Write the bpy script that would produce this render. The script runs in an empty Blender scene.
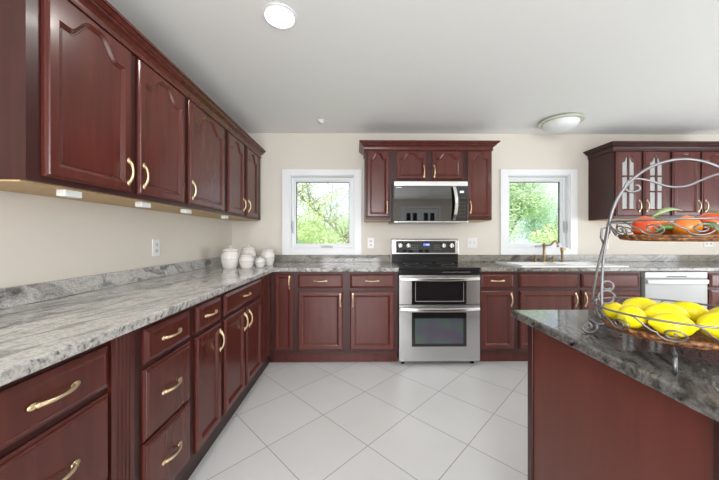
import bpy, bmesh, math, random
from math import sin, cos, pi, radians as R
from mathutils import Vector, Matrix
random.seed(7)
sc = bpy.context.scene
C = sc.collection

# ------------------------------------------------------------------ camera, world, lights, exposure
cd = bpy.data.cameras.new('camera'); cam = bpy.data.objects.new('camera', cd); C.objects.link(cam)
H = 1.195
cam.location = (0, 0, H)
cam.rotation_euler = (pi/2, 0, -0.0105)
cd.sensor_width = 36; cd.lens = 287/719*36; cd.shift_y = -3/719
cd.clip_start = 0.05
sc.camera = cam
vs = sc.view_settings
vs.view_transform = 'Standard'; vs.look = 'None'; vs.gamma = 1; vs.use_curve_mapping = False
vs.exposure = -0.12

w = bpy.data.worlds.new('sky'); sc.world = w; w.use_nodes = True
nt = w.node_tree; bg = nt.nodes['Background']
bg.inputs[0].default_value = (0.80, 0.90, 1.0, 1); bg.inputs[1].default_value = 1.5

def lamp(name, kind, loc, rot, energy, color=(1, 1, 1), **kw):
    d = bpy.data.lights.new(name, kind); d.energy = energy; d.color = color
    for k, v in kw.items(): setattr(d, k, v)
    o = bpy.data.objects.new(name, d); C.objects.link(o)
    o.location = loc; o.rotation_euler = rot
    return o
lamp('sunlight', 'SUN', (0, 0, 8), (R(48), 0, R(-12)), 8.0, (1, .96, .88), angle=R(2))
# fill lamps at added, unseen right and rear windows, to brighten the room
lamp('fill_right', 'AREA', (4.97, 0.6, 1.05), (0, R(90), 0), 76, (.95, .98, 1), shape='RECTANGLE', size=1.1, size_y=3.0)
lamp('fill_rear', 'AREA', (-0.2, -3.14, 1.4), (R(-90), 0, R(180)), 150, (.97, .98, 1), shape='RECTANGLE', size=1.9, size_y=1.6)

# ------------------------------------------------------------------ helpers
class MB:
    """collects shapes, builds one mesh object"""
    def __init__(s): s.v = []; s.f = []; s.m = []
    def add(s, vs_, fs, mi=0):
        o = len(s.v); s.v += [tuple(p) for p in vs_]
        s.f += [tuple(i+o for i in f) for f in fs]; s.m += [mi]*len(fs)
        return s
    def box(s, x0, x1, y0, y1, z0, z1, mi=0):
        if x0 > x1: x0, x1 = x1, x0
        if y0 > y1: y0, y1 = y1, y0
        if z0 > z1: z0, z1 = z1, z0
        return s.add([(x0,y0,z0),(x1,y0,z0),(x1,y1,z0),(x0,y1,z0),(x0,y0,z1),(x1,y0,z1),(x1,y1,z1),(x0,y1,z1)],
                     [(0,3,2,1),(4,5,6,7),(0,1,5,4),(1,2,6,5),(2,3,7,6),(3,0,4,7)], mi)
    def loops(s, L, cap0=True, cap1=True, mi=0, closed=True):
        n = len(L[0]); vs_ = [p for l in L for p in l]; fs = []
        for k in range(len(L)-1):
            for i in range(n if closed else n-1):
                j = (i+1) % n
                fs.append((k*n+i, k*n+j, (k+1)*n+j, (k+1)*n+i))
        if cap0: fs.append(tuple(range(n-1, -1, -1)))
        if cap1: fs.append(tuple((len(L)-1)*n+i for i in range(n)))
        return s.add(vs_, fs, mi)
    def lathe(s, prof, c=(0,0,0), n=24, axis='z', mi=0, cap0=True, cap1=True):
        L = []
        for r, h in prof:
            l = []
            for i in range(n):
                a = 2*pi*i/n; x, y = r*cos(a), r*sin(a)
                p = {'z': (x, y, h), 'y': (x, h, -y), 'x': (h, x, y)}[axis]
                l.append((c[0]+p[0], c[1]+p[1], c[2]+p[2]))
            L.append(l)
        return s.loops(L, cap0, cap1, mi)
    def tube(s, pts, r, n=8, mi=0, cap=True):
        P = [Vector(p) for p in pts]; rr = r if hasattr(r, '__len__') else [r]*len(P)
        L = []; prev = None
        for i, p in enumerate(P):
            t = (P[min(i+1, len(P)-1)]-P[max(i-1, 0)])
            t = t.normalized() if t.length > 1e-9 else Vector((0,0,1))
            if prev is None:
                a = Vector((0,0,1)) if abs(t.z) < .9 else Vector((1,0,0))
                u = t.cross(a).normalized()
            else:
                u = (prev - t*prev.dot(t))
                u = u.normalized() if u.length > 1e-6 else t.orthogonal().normalized()
            prev = u; v = t.cross(u)
            L.append([tuple(p+(u*cos(2*pi*k/n)+v*sin(2*pi*k/n))*rr[i]) for k in range(n)])
        return s.loops(L, cap, cap, mi)
    def ball(s, c, r, n=12, m=8, mi=0):
        rx, ry, rz = r if hasattr(r, '__len__') else (r, r, r)
        L = []
        for j in range(m+1):
            b = -pi/2+pi*j/m; q = max(cos(b), .02)
            L.append([(c[0]+rx*q*cos(2*pi*i/n), c[1]+ry*q*sin(2*pi*i/n), c[2]+rz*sin(b)) for i in range(n)])
        return s.loops(L, mi=mi)
    def prism(s, poly, a0, a1, axis='z', mi=0):
        def P(p, a): return {'z': (p[0], p[1], a), 'y': (p[0], a, p[1]), 'x': (a, p[0], p[1])}[axis]
        return s.loops([[P(p, a0) for p in poly], [P(p, a1) for p in poly]], mi=mi)
    def sweep(s, path, prof, mi=0):
        """profile (outward d, height z) swept along an open plan path with mitred corners; outward is right of travel"""
        n = len(path); L = []
        for i in range(n):
            p = Vector(path[i]).to_2d()
            ds = []
            if i > 0: ds.append((p-Vector(path[i-1]).to_2d()).normalized())
            if i < n-1: ds.append((Vector(path[i+1]).to_2d()-p).normalized())
            ns = [Vector((d.y, -d.x)) for d in ds]
            if len(ns) == 2:
                m = (ns[0]+ns[1]).normalized(); m = m/max(m.dot(ns[0]), .2)
            else: m = ns[0]
            L.append([(p.x+m.x*d, p.y+m.y*d, z) for d, z in prof])
        return s.loops(L, mi=mi)
    def build(s, name, mat, parent=None, bevel=0, smooth=False, seg=2):
        me = bpy.data.meshes.new(name); me.from_pydata(s.v, [], s.f)
        bm = bmesh.new(); bm.from_mesh(me); bmesh.ops.recalc_face_normals(bm, faces=bm.faces); bm.to_mesh(me); bm.free()
        mats = mat if isinstance(mat, (list, tuple)) else [mat]
        for m in mats: me.materials.append(m)
        for p, mi in zip(me.polygons, s.m): p.material_index = mi
        o = bpy.data.objects.new(name, me); C.objects.link(o)
        if smooth:
            for p in me.polygons: p.use_smooth = True
            if smooth != 'all':
                try: me.set_sharp_from_angle(angle=R(40))
                except Exception: pass
        if bevel:
            b = o.modifiers.new('bevel', 'BEVEL'); b.width = bevel; b.segments = seg; b.limit_method = 'ANGLE'; b.angle_limit = R(35)
            b.harden_normals = False
        if parent: o.parent = parent
        return o
def tag(o, label=None, cat=None, group=None, kind=None):
    if label: o['label'] = label
    if cat: o['category'] = cat
    if group: o['group'] = group
    if kind: o['kind'] = kind
    return o
def thing(name, label, cat, loc=(0,0,0), rz=0, group=None):
    o = bpy.data.objects.new(name, None); C.objects.link(o)
    o.location = loc; o.rotation_euler = (0, 0, rz); o.empty_display_size = .05
    return tag(o, label, cat, group)
def struct(o): o['kind'] = 'structure'; return o

# ------------------------------------------------------------------ materials
def newmat(name):
    m = bpy.data.materials.new(name); m.use_nodes = True
    return m, m.node_tree, m.node_tree.nodes['Principled BSDF']
def plain(name, col, rough=.5, metal=0, **kw):
    m, t, b = newmat(name)
    # slight procedural variation so that nothing is perfectly uniform
    n = t.nodes.new('ShaderNodeTexNoise'); n.inputs['Scale'].default_value = kw.pop('nscale', 30); n.inputs['Detail'].default_value = 3
    tc = t.nodes.new('ShaderNodeTexCoord'); t.links.new(tc.outputs['Object'], n.inputs['Vector'])
    va = kw.pop('var', .06)
    mx = t.nodes.new('ShaderNodeMix'); mx.data_type = 'RGBA'
    mx.inputs[6].default_value = tuple(c*(1-va) for c in col)+(1,); mx.inputs[7].default_value = tuple(min(1, c*(1+va)) for c in col)+(1,)
    t.links.new(n.outputs['Fac'], mx.inputs[0]); t.links.new(mx.outputs[2], b.inputs['Base Color'])
    b.inputs['Roughness'].default_value = rough; b.inputs['Metallic'].default_value = metal
    for k, v in kw.items(): b.inputs[k].default_value = v
    return m
def ramp(t, stops):
    r = t.nodes.new('ShaderNodeValToRGB'); e = r.color_ramp.elements
    while len(e) < len(stops): e.new(.5)
    for q, (p, c) in zip(e, stops): q.position = p; q.color = tuple(c)+(1,)
    return r
def wood(name, c0, c1, rough=.27, scale=(9, 9, .8), coat=.18):
    m, t, b = newmat(name)
    tc = t.nodes.new('ShaderNodeTexCoord'); mp = t.nodes.new('ShaderNodeMapping'); mp.inputs['Scale'].default_value = scale
    n = t.nodes.new('ShaderNodeTexNoise'); n.inputs['Scale'].default_value = 4; n.inputs['Detail'].default_value = 6; n.inputs['Distortion'].default_value = .6
    t.links.new(tc.outputs['Object'], mp.inputs[0]); t.links.new(mp.outputs[0], n.inputs['Vector'])
    r = ramp(t, [(.3, c0), (.7, c1)]); t.links.new(n.outputs['Fac'], r.inputs[0]); t.links.new(r.outputs[0], b.inputs['Base Color'])
    b.inputs['Roughness'].default_value = rough; b.inputs['Coat Weight'].default_value = coat; b.inputs['Coat Roughness'].default_value = .12; b.inputs['Specular IOR Level'].default_value = .38
    return m
def granite(name, rot, stops, along=1.6, across=9, scale=1.0, rough=.07, dist=.9, edge=1.0):
    m, t, b = newmat(name); N = t.nodes.new; L = t.links.new
    tc = N('ShaderNodeTexCoord')
    d = N('ShaderNodeTexNoise'); d.inputs['Scale'].default_value = 2.2; d.inputs['Detail'].default_value = 3; L(tc.outputs['Object'], d.inputs['Vector'])
    sub = N('ShaderNodeVectorMath'); sub.operation = 'SUBTRACT'; L(d.outputs['Color'], sub.inputs[0]); sub.inputs[1].default_value = (.5, .5, .5)
    mul = N('ShaderNodeVectorMath'); mul.operation = 'SCALE'; mul.inputs['Scale'].default_value = .32; L(sub.outputs[0], mul.inputs[0])
    ad = N('ShaderNodeVectorMath'); L(tc.outputs['Object'], ad.inputs[0]); L(mul.outputs[0], ad.inputs[1])
    mp0 = N('ShaderNodeMapping'); mp0.inputs['Rotation'].default_value = rot; L(ad.outputs[0], mp0.inputs[0])
    mp = N('ShaderNodeMapping'); mp.inputs['Scale'].default_value = (along*scale, across*scale, across*scale); L(mp0.outputs[0], mp.inputs[0])
    n = N('ShaderNodeTexNoise'); n.inputs['Scale'].default_value = 1.5; n.inputs['Detail'].default_value = 9; n.inputs['Roughness'].default_value = .68; n.inputs['Distortion'].default_value = dist
    L(mp.outputs[0], n.inputs['Vector'])
    r = ramp(t, stops); L(n.outputs['Fac'], r.inputs[0])
    f = N('ShaderNodeTexNoise'); f.inputs['Scale'].default_value = 140; f.inputs['Detail'].default_value = 3; L(tc.outputs['Object'], f.inputs['Vector'])
    fr = ramp(t, [(.35, (.55, .55, .55)), (.55, (1, 1, 1)), (.7, (1.0, .98, .95))]); L(f.outputs['Fac'], fr.inputs[0])
    mx = N('ShaderNodeMix'); mx.data_type = 'RGBA'; mx.blend_type = 'MULTIPLY'; mx.inputs[0].default_value = .7
    L(r.outputs[0], mx.inputs[6]); L(fr.outputs[0], mx.inputs[7])
    mp2 = N('ShaderNodeMapping'); mp2.inputs['Rotation'].default_value = (R(35), R(25), rot[2]+R(18)); mp2.inputs['Scale'].default_value = (28, 60, 45); L(ad.outputs[0], mp2.inputs[0])
    n2 = N('ShaderNodeTexNoise'); n2.inputs['Scale'].default_value = 1; n2.inputs['Detail'].default_value = 5; n2.inputs['Roughness'].default_value = .6; L(mp2.outputs[0], n2.inputs['Vector'])
    r2 = ramp(t, [(.32, (.12, .115, .11)), (.44, (.80, .79, .77)), (.58, (1, 1, 1)), (.70, (1.0, .93, .84))]); L(n2.outputs['Fac'], r2.inputs[0])
    mx2 = N('ShaderNodeMix'); mx2.data_type = 'RGBA'; mx2.blend_type = 'MULTIPLY'; ge = N('ShaderNodeNewGeometry'); sx = N('ShaderNodeSeparateXYZ'); L(ge.outputs['True Normal'], sx.inputs[0])
    ab = N('ShaderNodeMath'); ab.operation = 'ABSOLUTE'; L(sx.outputs[2], ab.inputs[0])
    mr = N('ShaderNodeMapRange'); mr.inputs['From Min'].default_value = .3; mr.inputs['From Max'].default_value = .9; mr.inputs['To Min'].default_value = edge; mr.inputs['To Max'].default_value = .35; L(ab.outputs[0], mr.inputs[0]); L(mr.outputs[0], mx2.inputs[0])
    L(mx.outputs[2], mx2.inputs[6]); L(r2.outputs[0], mx2.inputs[7]); L(mx2.outputs[2], b.inputs['Base Color'])
    b.inputs['Roughness'].default_value = rough
    return m
def emit(name, col, st):
    m, t, b = newmat(name); b.inputs['Base Color'].default_value = tuple(col)+(1,); b.inputs['Emission Color'].default_value = tuple(col)+(1,)
    b.inputs['Emission Strength'].default_value = st
    return m
def pane_mat(name, refl=.12, tint=(1, 1, 1)):
    m, t, b = newmat(name); N = t.nodes.new; L = t.links.new
    tr = N('ShaderNodeBsdfTransparent'); tr.inputs[0].default_value = tuple(tint)+(1,); gl = N('ShaderNodeBsdfGlossy'); gl.inputs['Roughness'].default_value = .02
    fr = N('ShaderNodeFresnel'); fr.inputs[0].default_value = 1.10
    mx = N('ShaderNodeMixShader'); L(fr.outputs[0], mx.inputs[0]); L(tr.outputs[0], mx.inputs[1]); L(gl.outputs[0], mx.inputs[2])
    L(mx.outputs[0], t.nodes['Material Output'].inputs[0])
    return m
M = {}
M['cherry'] = wood('cherry', (.076, .0155, .0110), (.108, .0220, .0155), scale=(6, 6, .6))
M['cherry_dark'] = wood('cherry_dark', (.036, .0090, .0080), (.054, .0125, .0110), rough=.36, coat=.04)
M['cherry_pilaster'] = wood('cherry_pilaster', (.070, .0145, .0105), (.115, .024, .016))
M['island_wood'] = wood('island_wood', (.108, .0270, .0185), (.132, .0340, .0235), rough=.42, scale=(5, 5, .5), coat=.1)
M['maple'] = wood('maple', (.50, .32, .15), (.62, .42, .22), rough=.5, coat=0)
M['brass'] = plain('brass', (.84, .68, .42), .30, 1)
M['bronze'] = plain('bronze', (.31, .22, .115), .32, 1)
G0 = [(.28, (.07, .068, .066)), (.38, (.21, .205, .20)), (.46, (.40, .395, .385)), (.54, (.62, .61, .585)), (.62, (.46, .45, .435)), (.72, (.68, .66, .62))]
M['granite_left'] = granite('granite_left', (0, 0, R(-68)), G0, across=7)
M['granite_splash'] = granite('granite_left_splash', (R(20), 0, R(-68)), G0, edge=.3, across=8)
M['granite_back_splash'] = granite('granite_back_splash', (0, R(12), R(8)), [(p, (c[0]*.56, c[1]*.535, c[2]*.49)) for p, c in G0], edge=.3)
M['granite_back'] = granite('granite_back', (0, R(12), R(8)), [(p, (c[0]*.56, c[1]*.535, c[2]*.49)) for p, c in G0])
M['granite_island'] = granite('granite_island', (0, 0, R(-52)), [(.30, (.025, .025, .025)), (.42, (.085, .082, .08)), (.50, (.19, .185, .18)), (.58, (.10, .097, .093)), (.68, (.50, .485, .46))], along=1.0, across=11, dist=.3)
M['wall'] = plain('wall_paint', (.715, .668, .598), .7, var=.015)
M['ceiling'] = plain('ceiling_paint', (.86, .86, .85), .8, var=.01)
M['white'] = plain('white_trim', (.84, .85, .87), .35, var=.01)
M['vinyl'] = plain('white_vinyl', (.80, .82, .84), .3, var=.01)
M['plastic'] = plain('white_plastic', (.82, .82, .82), .35, var=.01)
M['window_metal'] = plain('grey_window_hardware', (.50, .51, .53), .35)
M['gasket'] = plain('grey_gasket', (.10, .11, .10), .6)
M['steel'] = plain('stainless_steel', (.60, .60, .605), .27, 1, var=.03)
M['steel_bright'] = plain('polished_steel', (.80, .80, .80), .18, 1, var=.02)
M['black'] = plain('black_enamel', (.012, .012, .013), .18)
M['black_glass'] = plain('black_glass', (.010, .010, .011), .03, var=.02)
M['black_glass'].node_tree.nodes['Principled BSDF'].inputs['Specular IOR Level'].default_value = .8
M['mirror_glass'] = plain('mirrored_black_glass', (.12, .12, .122), .03, 1, var=.02)
M['ceramic'] = plain('white_ceramic', (.74, .71, .67), .18, var=.02)
M['dotmark'] = plain('grey_glaze', (.26, .25, .25), .3)
M['sink'] = plain('white_enamel', (.88, .885, .88), .12, var=.01)
M['appliance'] = plain('white_appliance', (.43, .435, .435), .3, var=.015)
M['appliance_light'] = plain('white_appliance_trim', (.66, .66, .66), .3, var=.01)
M['wire'] = plain('pewter_wire', (.23, .23, .245), .42, .9, nscale=60, var=.2)
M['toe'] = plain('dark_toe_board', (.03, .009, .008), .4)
M['lampglow'] = emit('lamp_glow', (1, .98, .94), 9)
M['blue'] = emit('blue_display', (.10, .22, .85), .9)
M['pale_display'] = emit('pale_display', (.65, .72, .80), .7)
M['frost'] = plain('frosted_glass', (.84, .86, .86), .35, var=.01)
M['frost_rim'] = plain('green_tinted_glass', (.60, .64, .52), .2, var=.02)
M['pane'] = pane_mat('window_glass')
M['cab_pane'] = plain('frosted_cabinet_glass', (.40, .405, .40), .22, var=.05)
M['cab_inside'] = plain('cabinet_inside', (.62, .60, .56), .6)
M['leaf_herb'] = plain('fresh_leaf', (.10, .24, .05), .4, var=.3)
M['stem_herb'] = plain('pale_stem', (.35, .48, .22), .4, var=.2)
M['dark_pane'] = plain('dark_door_glass', (.02, .022, .025), .05)
# lemons: yellow rind with pores
m, t, b = newmat('lemon_rind'); M['lemon'] = m
n = t.nodes.new('ShaderNodeTexNoise'); n.inputs['Scale'].default_value = 14; tc = t.nodes.new('ShaderNodeTexCoord'); t.links.new(tc.outputs['Object'], n.inputs['Vector'])
r = ramp(t, [(.3, (.98, .80, .004)), (.7, (.99, .90, .012))]); t.links.new(n.outputs['Fac'], r.inputs[0]); t.links.new(r.outputs[0], b.inputs['Base Color'])
v = t.nodes.new('ShaderNodeTexVoronoi'); v.inputs['Scale'].default_value = 260; t.links.new(tc.outputs['Object'], v.inputs['Vector'])
bp = t.nodes.new('ShaderNodeBump'); bp.inputs['Strength'].default_value = .12; bp.inputs['Distance'].default_value = .002
t.links.new(v.outputs['Distance'], bp.inputs['Height']); t.links.new(bp.outputs[0], b.inputs['Normal']); b.inputs['Roughness'].default_value = .36
def tomato_mat(name, a, c):
    m, t, b = newmat(name); n = t.nodes.new('ShaderNodeTexNoise'); n.inputs['Scale'].default_value = 18
    tc = t.nodes.new('ShaderNodeTexCoord'); t.links.new(tc.outputs['Object'], n.inputs['Vector'])
    r = ramp(t, [(.35, a), (.65, c)]); t.links.new(n.outputs['Fac'], r.inputs[0]); t.links.new(r.outputs[0], b.inputs['Base Color'])
    b.inputs['Roughness'].default_value = .2; b.inputs['Coat Weight'].default_value = .3
    return m
M['tomato_red'] = tomato_mat('tomato_red', (.62, .045, .008), (.75, .14, .015))
M['tomato_orange'] = tomato_mat('tomato_orange', (.72, .16, .012), (.80, .30, .03))
# wicker
m, t, b = newmat('wicker'); M['wicker'] = m
n = t.nodes.new('ShaderNodeTexNoise'); n.inputs['Scale'].default_value = 120; tc = t.nodes.new('ShaderNodeTexCoord'); t.links.new(tc.outputs['Object'], n.inputs['Vector'])
r = ramp(t, [(.35, (.05, .016, .006)), (.5, (.18, .066, .020)), (.68, (.38, .18, .065))]); t.links.new(n.outputs['Fac'], r.inputs[0]); t.links.new(r.outputs[0], b.inputs['Base Color'])
b.inputs['Roughness'].default_value = .5
# oven window: dark glass, coloured reflection sheen painted into its base colour
m, t, b = newmat('painted_sheen_oven_glass'); M['oven_window'] = m
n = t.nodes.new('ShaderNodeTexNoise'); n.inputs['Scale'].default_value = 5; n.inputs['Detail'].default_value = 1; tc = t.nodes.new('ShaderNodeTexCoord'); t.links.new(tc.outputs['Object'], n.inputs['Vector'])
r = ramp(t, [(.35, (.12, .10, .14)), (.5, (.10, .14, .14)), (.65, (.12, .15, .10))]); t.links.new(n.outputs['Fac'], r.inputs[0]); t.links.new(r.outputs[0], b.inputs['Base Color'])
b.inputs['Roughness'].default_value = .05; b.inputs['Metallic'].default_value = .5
# diagonal floor tiles
m, t, b = newmat('floor_tile'); M['tile'] = m
N = t.nodes.new; L = t.links.new
def mth(op, a, c=None):
    q = N('ShaderNodeMath'); q.operation = op
    for i, x in enumerate((a, c)):
        if x is None: continue
        if isinstance(x, (int, float)): q.inputs[i].default_value = x
        else: L(x, q.inputs[i])
    return q.outputs[0]
tc = N('ShaderNodeTexCoord'); sp = N('ShaderNodeSeparateXYZ'); L(tc.outputs['Object'], sp.inputs[0])
D = .575
a = mth('DIVIDE', mth('SUBTRACT', mth('ADD', sp.outputs[0], sp.outputs[1]), .065+1.642), D)
c = mth('DIVIDE', mth('SUBTRACT', mth('SUBTRACT', sp.outputs[0], sp.outputs[1]), .065-1.642), D)
dist = mth('MULTIPLY', mth('MINIMUM', mth('PINGPONG', a, .5), mth('PINGPONG', c, .5)), D/math.sqrt(2))
g = mth('LESS_THAN', dist, .0022)
cb = N('ShaderNodeCombineXYZ'); L(mth('FLOOR', a), cb.inputs[0]); L(mth('FLOOR', c), cb.inputs[1])
wn = N('ShaderNodeTexWhiteNoise'); L(cb.outputs[0], wn.inputs['Vector'])
n = N('ShaderNodeTexNoise'); n.inputs['Scale'].default_value = 3; n.inputs['Detail'].default_value = 5; L(tc.outputs['Object'], n.inputs['Vector'])
sm = mth('ADD', mth('MULTIPLY', wn.outputs['Value'], .35), mth('MULTIPLY', n.outputs['Fac'], .8))
r = ramp(t, [(.2, (.665, .665, .66)), (.9, (.735, .735, .73))]); L(sm, r.inputs[0])
mx = N('ShaderNodeMix'); mx.data_type = 'RGBA'; L(g, mx.inputs[0]); L(r.outputs[0], mx.inputs[6]); mx.inputs[7].default_value = (.33, .325, .315, 1)
L(mx.outputs[2], b.inputs['Base Color']); b.inputs['Roughness'].default_value = .28
# leaves outside
def leaf_mat(name, c0, c1):
    m, t, b = newmat(name); oi = t.nodes.new('ShaderNodeTexNoise'); oi.inputs['Scale'].default_value = 1.7; oi.inputs['Detail'].default_value = 4
    tc = t.nodes.new('ShaderNodeTexCoord'); t.links.new(tc.outputs['Object'], oi.inputs['Vector'])
    r = ramp(t, [(.35, c0), (.65, c1)]); t.links.new(oi.outputs['Fac'], r.inputs[0])
    di = t.nodes.new('ShaderNodeBsdfDiffuse'); tl = t.nodes.new('ShaderNodeBsdfTranslucent'); mx = t.nodes.new('ShaderNodeMixShader'); mx.inputs[0].default_value = .5
    t.links.new(r.outputs[0], di.inputs[0]); t.links.new(r.outputs[0], tl.inputs[0]); t.links.new(di.outputs[0], mx.inputs[1]); t.links.new(tl.outputs[0], mx.inputs[2])
    t.links.new(mx.outputs[0], t.nodes['Material Output'].inputs[0])
    return m
M['leaf_a'] = leaf_mat('leaf_yellow_green', (.46, .58, .28), (.70, .80, .48))
M['leaf_b'] = leaf_mat('leaf_soft_green', (.44, .58, .38), (.70, .81, .58))
M['leaf_c'] = leaf_mat('leaf_blue_green', (.30, .50, .32), (.52, .70, .46))
M['bark'] = plain('bark', (.30, .25, .22), .9, nscale=12, var=.4)
M['lawn'] = plain('lawn_grass', (.22, .38, .10), .9, nscale=4, var=.3)

# ------------------------------------------------------------------ the room
XL, XR, YB, YF, CH = -1.41, 5.0, 3.27, -3.2, 2.375
W = .16
struct(MB().box(XL-W, XR+W, YF-W, YB+W, -.1, 0).build('floor', M['tile']))
struct(MB().box(XL-W, XR+W, YF-W, YB+W, CH, CH+.15).build('ceiling', M['ceiling']))
struct(MB().box(XL-W, XL, YF-W, YB+W, 0, CH).build('wall_left', M['wall']))
def wall_holes(mb, u0, u1, holes, z1, put):
    us = sorted({u0, u1, *[h[0] for h in holes], *[h[1] for h in holes]})
    zs = sorted({0, z1, *[h[2] for h in holes], *[h[3] for h in holes]})
    for i in range(len(us)-1):
        col = []
        for k in range(len(zs)-1):
            um, zm = (us[i]+us[i+1])/2, (zs[k]+zs[k+1])/2
            if any(h[0] < um < h[1] and h[2] < zm < h[3] for h in holes): col.append(None)
            else: col.append(k)
        k = 0
        while k < len(col):
            if col[k] is None: k += 1; continue
            j = k
            while j+1 < len(col) and col[j+1] is not None: j += 1
            put(mb, us[i], us[i+1], zs[k], zs[j+1]); k = j+1
WL = (-.760, -.025, 1.058, 1.895)     # opening of the left window (x0,x1,z0,z1)
WR = (1.725, 2.445, 1.062, 1.902)
mb = MB(); wall_holes(mb, XL-W, XR+W, [WL, WR], CH, lambda m_, a0, a1, c0, c1: m_.box(a0, a1, YB, YB+W, c0, c1))
struct(mb.build('wall_back', M['wall']))
mb = MB(); wall_holes(mb, YF-W, YB+W, [(-.9, 2.1, .5, 2.2)], CH, lambda m_, a0, a1, c0, c1: m_.box(XR, XR+W, a0, a1, c0, c1))
struct(mb.build('wall_right', M['wall']))
mb = MB(); wall_holes(mb, XL-W, XR+W, [(-1.15, .75, .6, 2.2), (1.45, 2.55, 0, 2.08)], CH, lambda m_, a0, a1, c0, c1: m_.box(a0, a1, YF-W, YF, c0, c1))
struct(mb.build('wall_front', M['wall']))
# windows over the counter
def back_window(name, x0, x1, z0, z1, hinge):
    root = thing(name, None, None, ((x0+x1)/2, YB, z0)); struct(root); hw = (x1-x0)/2; hh = z1-z0
    cw = .082
    m_ = MB()
    cb_ = z0-.9925
    m_.box(-hw-cw, -hw, -.018, 0, -cb_, hh+cw-.015); m_.box(hw, hw+cw, -.018, 0, -cb_, hh+cw-.015)
    m_.box(-hw, hw, -.018, 0, hh, hh+cw-.015); m_.box(-hw, hw, -.018, 0, -cb_, 0)
    m_.build('casing', M['white'], root, .003)
    j = .012; m_ = MB()
    m_.box(-hw, -hw+j, -.004, W, 0, hh); m_.box(hw-j, hw, -.004, W, 0, hh); m_.box(-hw+j, hw-j, -.004, W, hh-j, hh); m_.box(-hw+j, hw-j, -.004, W, 0, j)
    m_.build('jamb', M['vinyl'], root, .002)
    f = .03; m_ = MB(); a0, a1, y0, y1, c0, c1 = -hw+j, hw-j, .05, .115, j, hh-j
    m_.box(a0, a0+f, y0, y1, c0, c1); m_.box(a1-f, a1, y0, y1, c0, c1); m_.box(a0+f, a1-f, y0, y1, c1-f, c1); m_.box(a0+f, a1-f, y0, y1, c0, c0+f)
    m_.build('window_frame', M['vinyl'], root, .003)
    a0 += f; a1 -= f; c0 += f; c1 -= f; f2 = .018; m_ = MB()
    m_.box(a0, a0+f2, y0+.012, y1-.01, c0, c1); m_.box(a1-f2, a1, y0+.012, y1-.01, c0, c1); m_.box(a0+f2, a1-f2, y0+.012, y1-.01, c1-f2, c1); m_.box(a0+f2, a1-f2, y0+.012, y1-.01, c0, c0+f2)
    s_ = m_.build('sash', M['vinyl'], root, .002)
    a0 += f2; a1 -= f2; c0 += f2; c1 -= f2; g_ = .006; m_ = MB()
    m_.box(a0, a0+g_, y0+.03, y1-.02, c0, c1); m_.box(a1-g_, a1, y0+.03, y1-.02, c0, c1); m_.box(a0, a1, y0+.03, y1-.02, c1-g_, c1)
    m_.build('gasket', M['gasket'], s_)
    MB().box(a0, a1, y0+.036, y0+.042, c0, c1).build('pane', M['pane'], s_)
    h_ = MB().box(-.01, .12, .022, .049, .0125, .034).tube([(.03, .03, .03), (.05, .02, .034), (.1, .02, .03)], .006)
    h_.build('crank_handle', M['window_metal'], root, .003)
    sx = (-hw+.028) if hinge < 0 else (hw-.028)
    MB().box(sx-.008, sx+.008, .034, .05, hh*.22, hh*.38).box(sx-.005, sx+.005, .018, .034, hh*.27, hh*.36).build('latch', M['window_metal'], root, .002)
    return root
back_window('window_1', *WL, -1); back_window('window_2', *WR, 1)
# unseen right and rear windows, added for fill light; and the rear double door
def simple_window(name, horizontal, u0, u1, z0, z1, at, inward):
    root = thing(name, None, None); struct(root)
    def bx(m_, p0, p1, q0, q1, d0, d1):
        if horizontal: m_.box(p0, p1, at+inward*d0, at+inward*d1, q0, q1)
        else: m_.box(at+inward*d0, at+inward*d1, p0, p1, q0, q1)
    c_ = .09; m_ = MB()
    bx(m_, u0-c_, u0, z0-c_, z1+c_, 0, .018); bx(m_, u1, u1+c_, z0-c_, z1+c_, 0, .018); bx(m_, u0, u1, z1, z1+c_, 0, .018); bx(m_, u0, u1, z0-c_, z0, 0, .018)
    m_.build('casing', M['white'], root)
    m_ = MB(); f = .05; um = (u0+u1)/2
    bx(m_, u0, u0+f, z0, z1, -.1, -.05); bx(m_, u1-f, u1, z0, z1, -.1, -.05); bx(m_, u0+f, u1-f, z1-f, z1, -.1, -.05); bx(m_, u0+f, u1-f, z0, z0+f, -.1, -.05); bx(m_, um-f/2, um+f/2, z0+f, z1-f, -.1, -.05)
    m_.build('window_frame', M['vinyl'], root)
    m_ = MB(); bx(m_, u0+f, u1-f, z0+f, z1-f, -.08, -.074); m_.build('pane', M['pane'], root)
simple_window('added_window_right', False, -.9, 2.1, .5, 2.2, XR, -1)
simple_window('added_window_rear', True, -1.15, .75, .6, 2.2, YF, 1)
root = struct(thing('door_1', None, None, (2.0, YF, 0)))
MB().box(-.62, -.55, 0, .02, 0, 2.15).box(.55, .62, 0, .02, 0, 2.15).box(-.55, .55, 0, .02, 2.08, 2.15).build('casing', M['white'], root)
for sx in (-1, 1):
    x0, x1 = (-.545, -.003) if sx < 0 else (.003, .545)
    m_ = MB(); m_.box(x0, x0+.1, -.07, -.03, .01, 2.07).box(x1-.1, x1, -.07, -.03, .01, 2.07).box(x0+.1, x1-.1, -.07, -.03, 1.95, 2.07).box(x0+.1, x1-.1, -.07, -.03, .01, .25).box((x0+x1)/2-.03, (x0+x1)/2+.03, -.07, -.03, .25, 1.95)
    lf = m_.build('door_leaf', M['white'], root)
    MB().box(x0+.1, x1-.1, -.055, -.045, .25, 1.95).build('pane', M['dark_pane'], lf)
    MB().lathe([(.012, 0), (.012, .04), (.026, .05), (.026, .075), (.01, .085)], (-sx*-.05, -.03, 1.0), axis='y').build('knob', M['brass'], lf, smooth=True)

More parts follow.
